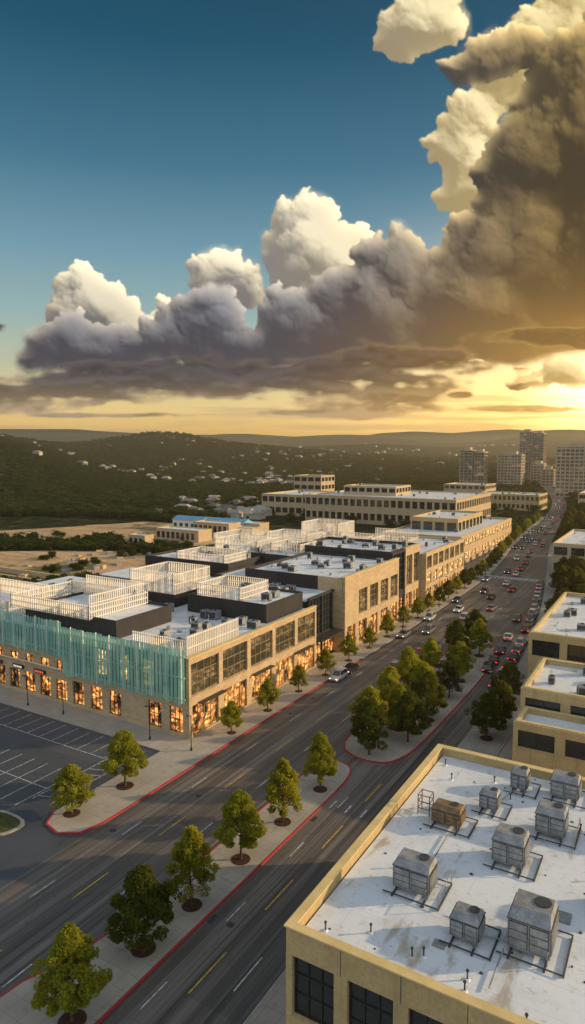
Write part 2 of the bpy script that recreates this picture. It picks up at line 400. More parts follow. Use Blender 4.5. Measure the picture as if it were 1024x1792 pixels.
mb=MB();mb.poly([(-20.6,-60,.02),(140,-60,.02),(140,330,.02),(-20.6,215,.02)],CONC);mb.obj('courtyard_pavement')
mb=MB();mb.poly([(-136,72,.02),(-61,72,.02),(-61,330,.02),(-110,330,.02),(-136,215,.02)],LOT);mb.obj('service_yard')
def kerbline(mb,pts,w,z,m,closed=False):
    n=len(pts)
    for i in range(n if closed else n-1):
        a=Vector(pts[i]);b=Vector(pts[(i+1)%n]);d=(b-a).normalized();q=Vector((d.y,-d.x))*w
        mb.prism([tuple(a),tuple(b),tuple(b+q),tuple(a+q)],.0,z,m)
def rnd(pts,it=2):
    for _ in range(it):
        o=[]
        for i in range(len(pts)):
            a,b=pts[i],pts[(i+1)%len(pts)]
            o+=[(a[0]*.78+b[0]*.22,a[1]*.78+b[1]*.22),(a[0]*.22+b[0]*.78,a[1]*.22+b[1]*.78)]
        pts=o
    return pts
M1=[(-44.5,-60),(-35.5,-60),(-35.5,60),(-35.5,73),(-36.5,77),(-40,77.6),(-41,74),(-41,60),(-41,37),(-44.5,28)]
M2=[(-31,86),(-30.8,110),(-31,125),(-33,140),(-36,147.5),(-40,149),(-41.3,144),(-41,120),(-41,100),(-41,84.5),(-39.5,81),(-36,79.6),(-32.6,80.5)]
for k,(P) in enumerate((rnd(M1,2),rnd(M2,2))):
    mb=MB();mb.prism(P,0,.14,CONC);o=mb.obj('median_pavement')
    mb=MB();a=sum(P[i][0]*P[(i+1)%len(P)][1]-P[(i+1)%len(P)][0]*P[i][1] for i in range(len(P)))
    if a<0:P=P[::-1]
    kerbline(mb,P,.22,.16,REDK,True);mb.obj('red_kerb')
P=[(-61.6,49.5),(-60.3,47.2),(-57.8,46.6),(-55.8,47.8),(-55.1,50.5),(-55.0,54)]+[(L(Y),Y) for Y in range(60,460,10)]+[(L(Y)-7,Y) for Y in range(450,220,-10)]+[(-62,215),(-61.6,66)]
mb=MB();mb.prism(P,0,.14,CONC);mb.prism([(-130,67.5),(-61.62,67.5),(-61.62,73),(-130,73)],0,.14,CONC);mb.obj('sidewalk')
mb=MB();kerbline(mb,[(-61.6,49.5),(-60.3,47.2),(-57.8,46.6),(-55.8,47.8),(-55.1,50.5),(-55.0,54)]+[(L(Y),Y) for Y in range(60,130,10)],.22,.16,REDK)
kerbline(mb,[(L(Y),Y) for Y in range(120,460,10)],.22,.16,KERB);mb.obj('street_kerb')
P=[(R(Y),Y) for Y in [-60]+list(range(0,330,10))]+[(R(Y)+5.4,Y) for Y in list(range(320,-1,-10))+[-60]]
mb=MB();mb.prism(P,0,.14,CONC);kerbline(mb,[(R(Y),Y) for Y in [30,60,90,110,130]][::-1],.2,.155,KERB);mb.obj('sidewalk')
P=rnd([(-68,41.5),(-62.5,42.5),(-62,46.5),(-68.5,46.5)],2);mb=MB();mb.prism(P,0,.14,KERB)
GRASS=pmat('grass',(.07,.075,.02),(.04,.05,.015),2,fine=9)
mb.prism([((x+65.2)*.86-65.2,(y-44.3)*.82+44.3) for x,y in P],.14,.17,GRASS);mb.obj('planting_island')
mb=MB()
def dash(xf,y0,y1,w,m,z=.012):
    k=max(1,int((y1-y0)/6))
    for i in range(k):
        a=y0+(y1-y0)*i/k;b=y0+(y1-y0)*(i+1)/k
        mb.poly([(xf(a)-w/2,a,z),(xf(a)+w/2,a,z),(xf(b)+w/2,b,z),(xf(b)-w/2,b,z)],m)
for Y in range(-10,460,12):
    dash(lambda y:L(y)+3.5,Y,Y+3,.12,MARKW);dash(lambda y:L(y)+10.6,Y+4,Y+7,.12,MARKW);dash(lambda y:L(y)+7.1,Y+2,Y+6.5,.15,MARKY)
for Y in range(-10,76,11): dash(lambda y:-31.4,Y+3,Y+8,.15,MARKY);dash(lambda y:-33.6,Y,Y+3,.12,MARKW)
for Y in range(-10,76,11): dash(lambda y:-28.5,Y+5,Y+9,.12,MARKW)
for Y in range(150,215,9): dash(lambda y:L(y)+14.2,Y,Y+3,.14,MARKW)
for i in range(16):
    x=L(226)+1+i*1.0;mb.poly([(x,222,.013),(x+.5,222,.013),(x+.5,226.5,.013),(x,226.5,.013)],MARKW)
for i in range(4): x=-34.5+i*2.0;mb.poly([(x,66.5,.013),(x+.2,66.5,.013),(x+.2,68.4,.013),(x,68.4,.013)],MARKW)
mb.obj('road_markings')
mb=MB();rs=random.Random(31)
for i in range(11):
    x=rs.choice((-53,-49.5,-46,-43,-33,-29.5));y=rs.uniform(34,150)
    mb.tube((x,y,.0),(x,y,.012),.36,.36,16,METALD)
for y in (44,63,95): mb.box(-35.1,-34.6,y,y+1.1,.001,.014,METALD)
mb.obj('manhole_cover')
mb=MB()
def rl(x0,y0,x1,y1,w=.11):
    a=Vector((x0,y0));b=Vector((x1,y1));d=(b-a).normalized();q=Vector((-d.y,d.x))*w/2
    mb.poly([(*(a-q),.012),(*(b-q),.012),(*(b+q),.012),(*(a+q),.012)],MARKW)
for row in (52.5,62):
    rl(-120,row,-67,row)
    for i in range(21):
        x=-67-2.7*i
        rl(x,row-4.6 if row<60 else row-.0,x,row+ (4.6 if row<60 else 5.0))
rl(-66.5,50,-66.5,66);rl(-63.5,50,-63.5,66)
for i in range(10): rl(-66.5,50.8+1.6*i,-63.5,51.9+1.6*i)
for i in range(8): rl(-84+2.7*i,38,-84+2.7*i,43)
mb.obj('parking_bay_markings')

# ------------------------------------------------------------------ retail complex
B=Bld('retail_building',(-80,90,0))
W=B.p['walls']
W.box(-130,-61,73,111,.14,11.3,STONE2)
B.p['roof'].box(-129.6,-61,73.2,110.6,11.3,11.5,ROOF)
fE=('E',-60.5,72.5)
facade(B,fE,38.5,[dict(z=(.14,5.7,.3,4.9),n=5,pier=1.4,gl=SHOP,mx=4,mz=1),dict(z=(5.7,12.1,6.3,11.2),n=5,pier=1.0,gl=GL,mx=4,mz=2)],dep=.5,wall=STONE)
for i in range(3): fb(B.p['awnings'],fE,2+i*14,8+i*14,0,.9,4.95,5.12,DFR)
B.p['coping'].box(-61.1,-60.35,72.4,111.05,12.1,12.25,CREAM)
fS=('S',72.5,-61.01)
fb(W,fS,0,69,-.5,0,.14,.6,STONE)
facade(B,('S',72.5,-61.01),24.9,[dict(z=(.6,5.7,.62,4.5),n=6,pier=1.5,gl=SHOP,mx=3,mz=1,fm=DFR,skip=(2,)),dict(z=(5.7,12.0,6.6,10.8),n=5,pier=2.6,gl=LITW,mx=3,mz=4,wall=BACKP,skip=(0,4))],dep=.5,wall=STONE)
facade(B,('S',72.5,-85.92),44,[dict(z=(.6,5.2,.62,4.1),n=11,pier=1.2,gl=SHOP,mx=3,mz=1,fm=DFR),dict(z=(5.2,8.4,5.7,7.3),n=11,pier=1.8,gl=SHOP,mx=2,mz=0,fm=DFR),dict(z=(8.4,12.0,9,11),n=9,pier=2.5,gl=GLD,mx=3,mz=1,wall=BACKP)],dep=.5,wall=STONE)
F=B.p['glass_fins'];x=-60.6
rs=random.Random(3);k=0
while x>-130:
    z0=5.75 if x>-86 else 8.5
    zt=13.6 if x>-86 else 14.4
    z0-=rs.choice((0,0,0,.3));zt+=rs.uniform(-.12,.12);a=.05+rs.uniform(-.02,.02);w_=.42
    F.hexa([(x-w_,71.55-a,z0),(x,71.55+a,z0),(x,71.59+a,z0),(x-w_,71.59-a,z0),(x-w_,71.55-a,zt),(x,71.55+a,zt),(x,71.59+a,zt),(x-w_,71.59-a,zt)],FIN)
    if k%4==0: B.p['fin_posts'].box(x-.58,x-.50,71.5,71.7,z0,zt+.1,WHITE)
    x-=.72;k+=1
for zz in (6.2,9.4,12.6): B.p['fin_rails'].box(-130,-60.6,71.72,71.84,zz,zz+.12,WHITE)
for i in range(24): B.p['fin_brackets'].box(-62-2.9*i,-61.9-2.9*i,71.85,72.5,9.42,9.5,WHITE)
S=B.p['shop_signs']
PINK=plain('magenta_sign',(.1,.01,.06),em=(.9,.12,.6),ems=1.0);REDS=plain('red_sign',(.1,.01,.01),em=(1,.15,.08),ems=.9);BLUS=plain('white_sign',(.3,.3,.3),em=(.9,.85,.7),ems=.8)
for xx,mm in ((-104.5,PINK),(-93,REDS),(-98.6,BLUS)):
    S.box(xx-1.4,xx+1.4,72.2,72.49,4.45,5.05,DFR)
    for k in range(5): S.box(xx-1.1+k*.46,xx-.85+k*.46,72.15,72.199,4.6,4.9,mm)
def rbox(x0,x1,y0,y1,z0,z1,par=.5,m=CHAR): core(B,x0,x1,y0,y1,z0,z1,m=m,par=par,pt=.25)
rbox(-101,-78.5,76,89.5,11.45,14.1)
rbox(-81,-63,97,110,11.45,14.4)
rbox(-98,-85,98,110.5,11.45,13.5)
SCR=B.p['roof_screens']
screen(SCR,-104,-84,75.2,89,14.15,16.6);screen(SCR,-102,-87,78,91,14.3,17.6,'NE')
screen(SCR,-97.5,-86,98.5,110,13.6,18.0)
screen(SCR,-61.8,-61.6,73.2,86,11.5,15.2,'E',.42)
screen(SCR,-72,-61.8,73.0,73.2,11.5,14.6,'S',.42)
screen(SCR,-80,-70,98.5,108,14.5,17.0,'SWNE')
screen(SCR,-128,-106,76,90,11.5,14.6)
roofclutter(B.p['roof_equipment'],-76,-64,76,95,11.5,34,5);roofclutter(B.p['roof_equipment'],-100,-84,91,97,11.5,8,6)
roofclutter(B.p['roof_equipment'],-79,-65,98,108,14.5,10,8);roofclutter(B.p['roof_equipment'],-125,-104,92,108,11.5,25,18)
B.done()
B=Bld('glazed_link_building',(-66,116,0))
B.p['walls'].box(-120,-62.6,111,122,.14,12.6,CHAR);B.p['roof'].box(-119.7,-63,111.02,121.98,12.6,12.8,ROOF)
facade(B,('E',-62.1,111.02),10.96,[dict(z=(.14,5,.3,4.7),n=2,pier=.3,gl=SHOP,mx=4,mz=1,wall=CHAR,fm=DFR),dict(z=(5,13.4,5.3,13),n=2,pier=.3,gl=GLD,mx=4,mz=4,wall=CHAR,fm=DFR)],dep=.4)
B.p['canopy'].box(-62.1,-59.5,111.5,121.5,4.9,5.15,DFR);roofclutter(B.p['roof_equipment'],-80,-66,112,120,12.8,8,9);B.done()
B=Bld('retail_building',(-72,137,0))
core(B,-85,-60.3,122.1,152,.14,15.0,m=CHAR,par=.7)
B.p['stone_return'].box(-60.29,-59.72,122,152,14.9,15.85,STONE)
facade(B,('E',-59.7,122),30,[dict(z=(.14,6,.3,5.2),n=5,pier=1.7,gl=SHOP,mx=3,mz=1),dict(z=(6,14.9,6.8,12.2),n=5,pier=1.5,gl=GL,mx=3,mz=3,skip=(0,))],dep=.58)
B.p['coping'].box(-60.6,-59.6,121.9,152.1,15.85,16,CREAM)
B.p['stone_return2'].box(-66,-60.31,121.7,122.08,.14,15.7,STONE)
roofclutter(B.p['roof_equipment'],-83,-62,124,150,15.05,30,21)
B.done()
B=Bld('retail_building',(-100,150,0))
core(B,-121,-94,128,142.5,.14,14.3,par=.7);core(B,-116,-85.1,143,160,.14,14.9,par=.7);core(B,-128,-90.2,160.1,205,.14,12.5,par=.6,m=STONE2);core(B,-93.9,-85.1,122.2,142.9,.14,13.0,par=.5)
core(B,-90,-75.1,172.2,205,.14,13.2,par=.6,m=STONE2)
S=B.p['roof_screens'];screen(S,-112,-97,130,140,14.35,16.6);screen(S,-112,-98,146,158,15,18.2);screen(S,-96,-87,150,159,15,17.6)
screen(S,-106,-93,184,196,12.6,19.6);screen(S,-127,-110,165,180,12.6,16.6);screen(S,-96,-78,176,186,13.2,17);screen(S,-108,-94,166,176,12.6,18)
screen(S,-75,-62.5,172.5,173,17,20.6,'S',.45)
for (a,b_,c_,d_,z,n,s) in((-119,-96,129,141,14.35,14,1),(-114,-87,144,158,14.95,20,2),(-126,-92,162,203,12.55,40,3),(-88,-77,174,203,13.25,14,4)): roofclutter(B.p['roof_equipment'],a,b_,c_,d_,z,n,s)
B.done()
B=Bld('retail_building',(-75,162,0))
core(B,-90,-62.3,153,172,.14,16.3,m=CHAR,par=.8)
facade(B,('E',-61.8,153.02),8,[dict(z=(.14,6,.3,5),n=1,pier=.5,gl=SHOP,mx=4,mz=1,wall=CHAR,fm=DFR),dict(z=(6,16.8,6.5,16.2),n=1,pier=.5,gl=GLD,mx=5,mz=5,wall=CHAR,fm=DFR)],dep=.48)
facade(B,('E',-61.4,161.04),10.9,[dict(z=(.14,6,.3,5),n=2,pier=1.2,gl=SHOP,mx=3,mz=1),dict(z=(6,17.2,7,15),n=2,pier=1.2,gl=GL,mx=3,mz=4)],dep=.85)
roofclutter(B.p['roof_equipment'],-86,-64,155,170,16.4,22,31);B.done()
B=Bld('retail_building',(-67,190,0))
core(B,-75,-60.2,172.1,208,.14,13.6,m=STONE2,par=.5)
facade(B,('E',-59.7,172.05),36,[dict(z=(.14,5.2,.3,4.5),n=7,pier=1.3,gl=SHOP,mx=3,mz=1),dict(z=(5.2,9.4,5.7,8.8),n=7,pier=1.1,gl=LITW,mx=3,mz=1),dict(z=(9.4,14.6,10,13.4),n=7,pier=1.1,gl=GL,mx=3,mz=1)],dep=.48)
roofclutter(B.p['roof_equipment'],-73,-63,174,206,13.7,12,41);B.done()

# ------------------------------------------------------------------ near right building
B=Bld('flat_roof_commercial_building',(-5,48,0))
W=B.p['walls']
W.box(-20.0,14,34.2,63.6,.14,11.1,STUC);B.p['roof'].box(-19.9,13.9,34.3,63.5,11.1,11.25,ROOF)
P=B.p['parapet']
x0,x1,y0,y1=-20.5,14.4,33.7,64.0
P.box(x0,x0+.45,y0,y1,11.0,12,STUC);P.box(x1-.45,x1,y0,y1,11.0,12,STUC);P.box(x0+.45,x1-.45,y1-.45,y1,11,12,STUC);P.box(x0+.45,x1-.45,y0,y0+.45,11,12,STUC)
C=B.p['coping'];C.box(x0-.1,x0+.55,y0-.1,y1+.1,12,12.1,CREAM);C.box(x1-.55,x1+.1,y0-.1,y1+.1,12,12.1,CREAM);C.box(x0+.55,x1-.55,y1-.55,y1+.1,12,12.1,CREAM);C.box(x0+.55,x1-.55,y0-.1,y0+.55,12,12.1,CREAM)
facade(B,('S',33.7,14.4),34.9,[dict(z=(.14,5.2,.5,4.4),n=9,pier=1.0,gl=GLD,mx=3,mz=1,fm=DFR),dict(z=(5.2,11.0,6.1,10.2),n=9,pier=.9,gl=GLD,mx=3,mz=2,fm=DFR)],dep=.5,wall=STUC)
facade(B,('W',-20.5,34.2),29.8,[dict(z=(.14,5.2,.5,4.4),n=7,pier=1.6,gl=GLD,mx=3,mz=1,fm=DFR),dict(z=(5.2,11.0,6.1,10.0),n=7,pier=1.6,gl=GLD,mx=3,mz=2,fm=DFR)],dep=.5,wall=STUC)
J=B.p['panel_joints']
for i in range(10): J.box(14.4-34.9*i/9-.02,14.4-34.9*i/9+.02,33.69,33.7,10.25,11.9,METALD)
E=B.p['roof_pipes']
for px,py in ((-18.6,35.5),(-13,36.2),(-12.4,36.6),(-9.6,36.2),(-9.5,35.3),(-6,34.8),(-17.6,59),(-19,61.5),(-17,44),(-14,60.5),(-10.5,52),(-6,56),(-16,36.8),(-4,50),(-3,45),(0,52),(-12,58)):
    E.tube((px,py,11.25),(px,py,11.8),.05,.05,8,METALD);E.tube((px,py,11.8),(px,py,11.88),.1,.09,8,METALD);E.tube((px,py,11.25),(px,py,11.33),.2,.14,8,ROOF)
for a,b_ in (((-15,42.5),(-15,50)),((-10,49.5),(-8.2,53)),((-13,55.5),(-12,60)),((-10.6,39.8),(-7.2,40.5)),((-8.3,36),(-8.3,39.5))): E.tube((*a,11.45),(*b_,11.45),.05,.05,6,METAL)
rs=random.Random(2)
for i in range(26):
    px,py=rs.uniform(-19,-3),rs.uniform(35,63);E.tube((px,py,11.25),(px,py,11.25+rs.uniform(.03,.09)),rs.uniform(.06,.16),.05,8,METALD)
E.box(-12.3,-11.5,37.7,38.4,11.26,11.30,METAL);E.box(-6,-5.1,44,44.9,11.25,11.5,METAL)
for px in (-18.3,-17.3):
    for py in (51.8,52.8): E.tube((px,py,11.25),(px,py,13.0),.05,.05,6,RUST)
for zz in (11.8,12.4,12.95):
    E.tube((-18.3,51.8,zz),(-17.3,51.8,zz),.04,.04,6,RUST);E.tube((-18.3,52.8,zz),(-17.3,52.8,zz),.04,.04,6,RUST);E.tube((-18.3,51.8,zz),(-18.3,52.8,zz),.04,.04,6,RUST);E.tube((-17.3,51.8,zz),(-17.3,52.8,zz),.04,.04,6,RUST)
B.done()
for i,(x,y,w,d,h,mm) in enumerate(((-15.1,42.4,2.6,1.9,1.9,METAL),(-10,49,2.3,2.1,2.0,METAL),(-15.6,51.6,2.4,1.6,1.3,RUST),(-13.2,55.6,1.5,1.3,1.4,METAL),(-11.7,60.5,1.4,1.5,1.6,METAL),(-7.9,61.1,2.3,1.8,1.7,METAL),(-8.0,54.5,2.2,1.9,1.9,METAL),(-10.6,39.6,1.8,1.6,1.4,METAL),(-6.9,41.0,2.5,2.6,2.3,METAL),(-2.5,47,2.4,2,1.9,METAL),(-2,57,2.4,2,1.9,METAL))):
    hvac(x,y,11.25,w,d,h,mm,rail=(i in (0,6)))

# ------------------------------------------------------------------ other buildings
def simple(name,x0,x1,y0,y1,z,m=STUC,par=.8,clut=12,seed=1,fl=2,gl=GLD,nb=None,roof=ROOF,dep=.35,west=True):
    B=Bld(name,((x0+x1)/2,(y0+y1)/2,0))
    core(B,x0+dep,x1-dep,y0+dep,y1,.0,z-par,m=m,par=par,roof=roof,pm=m)
    h=(z)/fl
    def fls(n): return [dict(z=(i*h,(i+1)*h,i*h+h*.28,i*h+h*.78),n=n,pier=max(.6,1.2),gl=gl,mx=2,mz=0,fm=DFR) for i in range(fl)]
    n1=nb or max(2,int((x1-x0)/5));n2=max(2,int((y1-y0)/5))
    facade(B,('S',y0,x1),x1-x0,fls(n1),dep=dep,wall=m)
    facade(B,('W' if west else 'E',x0 if west else x1,y0+dep),y1-y0-dep,fls(n2),dep=dep,wall=m)
    roofclutter(B.p['roof_equipment'],x0+1.5,x1-3,y0+1.5,y1-3,z-par+.05,clut,seed)
    return B.done()
simple('flat_roof_commercial_building',-17,16,82.5,88.2,8.6,seed=51,clut=5)
simple('flat_roof_commercial_building',-17.4,16,88.4,103,11,seed=52,clut=14)
simple('flat_roof_commercial_building',-22,12,117,155,11,seed=53,clut=30)
simple('flat_roof_commercial_building',-38,0,238,285,11,m=STONE2,seed=54,clut=20)
simple('parking_garage_building',-30,40,320,380,14,m=STONE2,seed=55,clut=16,fl=3)
simple('flat_roof_commercial_building',-102,-70,240,322,10.6,m=STONE,seed=56,clut=16,west=False,gl=LITW)
simple('flat_roof_commercial_building',-98,-78,262,300,15,m=STUC,seed=57,clut=8,west=False)
simple('office_building',-200,-106,352,427,16,m=STONE2,seed=58,clut=26,fl=2,west=False,nb=22,dep=1.2)
simple('office_building',-185,-150,375,400,21,m=STONE2,seed=59,clut=4,fl=4,west=False)
simple('office_building',-245,-203,372,420,14,m=STONE2,seed=60,clut=9,west=False)
simple('office_building',-133,-88,490,522,11.5,m=STUC,seed=61,clut=20,west=False,nb=14)
simple('office_building',-260,-236,440,462,24,m=STONE2,seed=62,clut=2,fl=4,west=False)
simple('office_building',-175,-140,545,580,15,m=STONE2,seed=63,clut=6,fl=3,west=False)
simple('office_building',-60,-20,470,520,15,m=STONE2,seed=65,clut=8,fl=3)
TG=glassmat('tower_glass',(.05,.065,.075),.5,(1,.8,.45),.5,rough=.12,cell=(.12,.12,.25))
TW=pmat('tower_concrete',(.45,.37,.25),(.38,.31,.21),.1)
def tower(x,y,w,d,z,n=8,wall=TW,crown=2.5,step=3.4,glassy=False):
    B=Bld('high_rise_tower',(x,y,0));B.p['core'].box(x+.5,x+w-.5,y+.5,y+d-.5,0,z,TG)
    S=B.p['floor_slabs'];k=int(z/step)
    for i in range(k+1):
        zz=i*step;S.box(x,x+w,y,y+d,zz,zz+(.5 if glassy else 1.2),wall)
    C=B.p['columns'];nx=max(3,int(w/4));ny=max(3,int(d/4))
    cw=.35 if glassy else 1.0
    for i in range(nx+1):
        q=x-.1+(w-cw+.2)*i/nx;C.box(q,q+cw,y-.12,y+.5,0,z+.3,wall)
    for i in range(ny+1):
        q=y-.1+(d-cw+.2)*i/ny
        C.box(x-.12,x+.5,q+.01,q+cw+.01,0,z+.3,wall);C.box(x+w-.5,x+w+.12,q+.01,q+cw+.01,0,z+.3,wall)
    R_=B.p['penthouse'];R_.box(x+w*.25,x+w*.75,y+d*.25,y+d*.75,z,z+crown+2,wall);R_.box(x,x+w,y,y+d,z+.3,z+1.2,wall)
    B.done()
tower(-236,795,15,18,43,glassy=True);tower(-219,797,12,16,41,glassy=True)
tower(-196,815,28,20,38);tower(-196,935,17,20,68,glassy=True);tower(-178,938,13,18,66,glassy=True)
tower(-170,880,16,20,26);tower(-104,655,40,30,46);tower(-70,800,30,30,56,glassy=True);tower(-150,845,14,14,20)
B=Bld('low_commercial_building',(-215,270,0))
for (f,r,w,d,z) in ((318,-66,26,10,5),(332,-50,22,10,6.5),(345,-34,20,9,5),(330,-30,12,8,4),(300,-75,10,6,4)):
    x,y=FR(f,r);core(B,x,x+w,y,y+d,0,z,m=STONE2,par=.4)
    for k in range(int(w/3)): B.p['openings'].box(x+k*3+.6,x+k*3+2.4,y-.06,y-.0,1,z-1,GLD)
B.done()
BLU=plain('blue_metal_roof',(.16,.36,.52),.4)
for f,r,w_ in ((352,-48,26),(362,-66,20)):
    x,y=FR(f,r);B=Bld('blue_roof_shed',(x,y,0))
    B.p['walls'].box(x,x+w_,y,y+9,0,5,WHITE)
    for k in range(int(w_/4)): B.p['doors'].box(x+k*4+.8,x+k*4+3,y-.05,y,.1,3.4,METALD)
    B.p['roof'].hexa([(x-.4,y-.4,5),(x+w_+.4,y-.4,5),(x+w_+.4,y+9.4,5),(x-.4,y+9.4,5),(x-.4,y+4.3,7),(x+w_+.4,y+4.3,7),(x+w_+.4,y+4.7,7),(x-.4,y+4.7,7)],BLU);B.done()
mb=MB()
for f,r,l in ((215,-95,60),(222,-90,40)):
    x,y=FR(f,r);mb.box(x-l/2,x+l/2,y,y+.5,-.1,1.6,STONE2);mb.box(x-l/2-.1,x+l/2+.1,y-.1,y+.6,1.6,1.75,CREAM)
mb.obj('low_stone_wall')
mb=MB();rs=random.Random(8)
for i in range(46):
    x,y=FR(rs.uniform(190,285),rs.uniform(-100,-50));w=rs.uniform(.8,4);d=rs.uniform(.8,3);h=rs.uniform(.3,1.3)
    a=rs.uniform(0,3);c_,s_=math.cos(a),math.sin(a)
    q=[(x+c_*u-s_*v,y+s_*u+c_*v) for u,v in((0,0),(w,0),(w,d),(0,d))]
    q2=[(x+c_*u-s_*v,y+s_*u+c_*v) for u,v in((.1,.1),(w-.2,.1),(w-.1,d-.2),(.1,d-.1))]
    mb.hexa([(*p_,-.1) for p_ in q]+[(*p_,h) for p_ in q2],rs.choice((STONE2,METAL,DIRT,RUST,KERB)))
mb.obj('construction_material_piles')

# ------------------------------------------------------------------ hillside houses
mb=MB();rs=random.Random(5)
HW=[pmat('house_wall_%d'%i,c,tuple(x*.8 for x in c),.3) for i,c in enumerate(((.48,.43,.35),(.36,.29,.2),(.56,.52,.46)))]
HR=[pmat('house_roof_%d'%i,c,tuple(x*.7 for x in c),.5) for i,c in enumerate(((.42,.39,.34),(.18,.16,.14),(.28,.25,.22)))]
def house(x,y,w,d,h,a):
    z=height(x,y)-.5;c_,s_=math.cos(a),math.sin(a)
    T=lambda u,v,zz:(x+c_*u-s_*v,y+s_*u+c_*v,z+zz)
    m=rs.choice(HW);r_=rs.choice(HR)
    mb.hexa([T(0,0,0),T(w,0,0),T(w,d,0),T(0,d,0),T(0,0,h),T(w,0,h),T(w,d,h),T(0,d,h)],m)
    e=.5;k=h+d*.26
    mb.hexa([T(-e,-e,h),T(w+e,-e,h),T(w+e,d+e,h),T(-e,d+e,h),T(d*.3,d*.45,k),T(w-d*.3,d*.45,k),T(w-d*.3,d*.55,k),T(d*.3,d*.55,k)],r_)
    mb.hexa([T(w*.2,-.08,1),T(w*.35,-.08,1),T(w*.35,-.01,1),T(w*.2,-.01,1),T(w*.2,-.08,2.4),T(w*.35,-.08,2.4),T(w*.35,-.01,2.4),T(w*.2,-.01,2.4)],GLD)
for i in range(720):
    d=math.exp(rs.uniform(math.log(620),math.log(3600)));th=rs.uniform(-.5,.5)
    if d<900 and th>.02: continue
    if th<-.25 and d<1000: continue
    if noise.noise((d*math.sin(th)/260,d/320,2.2))<-.1: continue
    x,y=FR(d*math.cos(th),d*math.sin(th));s=rs.uniform(.75,1.1)
    house(x,y,rs.uniform(8,16)*s,rs.uniform(7,10)*s,rs.uniform(4.2,7.0),rs.uniform(-.8,.8))
for i in range(30):
    f=rs.uniform(400,560);r=rs.uniform(-95,-15)+0;x,y=FR(f,r);house(x,y,rs.uniform(8,13),rs.uniform(7,9),rs.uniform(3,5),rs.uniform(-.3,.3))
mb.obj('hillside_houses')

# ------------------------------------------------------------------ trees
def leafcloud(mb,cx,cy,cz,rx,rz,n,size,m,rs):
    for _ in range(n):
        while True:
            a,b,c=rs.uniform(-1,1),rs.uniform(-1,1),rs.uniform(-1,1);q=a*a+b*b+c*c
            if q<1 and q>.12: break
        p=Vector((cx+a*rx,cy+b*rx,cz+c*rz))
        u=Vector((rs.gauss(0,1),rs.gauss(0,1),rs.gauss(0,1))).normalized();v=u.orthogonal().normalized()
        s=size*rs.uniform(.6,1.3);u*=s;v*=s*.55
        mb.poly([tuple(p-u),tuple(p-v*.9),tuple(p+u),tuple(p+v)],m)
def treemesh(name,seed,H=7,cr=2.6,clumps=64,leaves=215,lm=LEAF,conic=.5,bed=True,size=.145):
    rs=random.Random(seed);mb=MB();th=H*.28
    if bed: mb.tube((0,0,0),(0,0,.06),1.05,.98,20,MULCH)
    lean=(rs.uniform(-.15,.15),rs.uniform(-.15,.15))
    mb.tube((0,0,0),(0,0,.25),.20,.14,9,BARK);mb.tube((0,0,.25),(lean[0],lean[1],th),.14,.11,9,BARK)
    mb.tube((lean[0],lean[1],th),(lean[0]*2,lean[1]*2,H*.72),.11,.03,7,BARK)
    for i in range(clumps):
        t=(i+.5)/clumps;z=th*.92+(H-th*.92)*t*.95
        prof=math.sin(math.pi*min(1,(t*.84+.16)))**.7*(1-conic*t)*1.25
        ang=i*2.399+rs.uniform(-.5,.5);rr=cr*prof*rs.uniform(.3,.92)
        x,y=rr*math.cos(ang),rr*math.sin(ang)
        s=rs.uniform(.42,.74)*cr/2.6
        zz=z+rs.uniform(-.25,.25)
        if rs.random()<.45: 
            z0=th+ (zz-th)*.45;mb.tube((lean[0],lean[1],max(th*.9,z0)),(x*.85,y*.85,zz),.05,.018,5,BARK,False)
        leafcloud(mb,x,y,zz,s,s*.75,int(leaves*rs.uniform(.5,1.2)),size,lm,rs)
    return mb.mesh(name)
TM=[treemesh('oak_tree_mesh_%d'%i,20+i,conic=c,cr=r,H=h) for i,(c,r,h) in enumerate(((.50,2.8,7.2),(.35,2.8,7.2),(.60,2.7,7.5),(.45,2.7,7.2)))]
TD=[treemesh('oak_tree_dark_%d'%i,40+i,conic=.33,cr=2.9,lm=LEAFD,bed=bool(i)) for i in range(2)]
def tree(x,y,z=.14,s=1,k=None,dark=False,rot=None,sxy=1):
    me=random.choice(TD) if dark else (TM[k] if k is not None else random.choice(TM))
    o=bpy.data.objects.new('oak_tree',me);col.objects.link(o);o.location=(x,y,z);o.rotation_euler=(0,0,rot if rot is not None else random.uniform(0,6.28));o.scale=(s*sxy,s*sxy,s)
for i,(x,y,s,w) in enumerate(((-37.1,30.6,1.0,1),(-37.6,38.6,1.0,1.02),(-37.5,44.9,1.0,.92),(-37.6,52.9,1.02,.95),(-37.5,61,1.0,.92),(-37.3,69.6,.96,.88))): tree(x,y,s=s,k=(0,1,2,3,0,2)[i],sxy=w,dark=(i==1))
tree(-59.5,50.0,s=.80,sxy=1.15,k=1);tree(-58.8,57.8,s=1.0,sxy=1.05,k=3)
Y=77.5;i=0
while Y<430:
    s=random.uniform(.6,.74) if Y<150 else random.uniform(.6,.85)
    tree(L(Y)-1.6,Y,s=s,dark=(Y>170 and random.random()<.5));Y+=10 if Y<150 else 8.5
for x,y in ((-36,81.5),(-32.8,88),(-38.6,87.5),(-33,97),(-39,96),(-36,103),(-33,108),(-39.6,106),(-34,117),(-39.3,117),(-36.5,126),(-34.8,134),(-39.5,134),(-38,142.5),(-35.5,91.5)): tree(x,y,s=random.uniform(.88,1.1),dark=random.random()<.4)
for x,y in ((-23.3,95),(-22.6,101),(-23.8,111)): tree(x,y,s=.95,dark=True)
for i in range(46):
    Y=random.uniform(160,236);tree(R(Y)+random.uniform(4.5,13),Y,z=0,s=random.uniform(.8,1.2),dark=True)
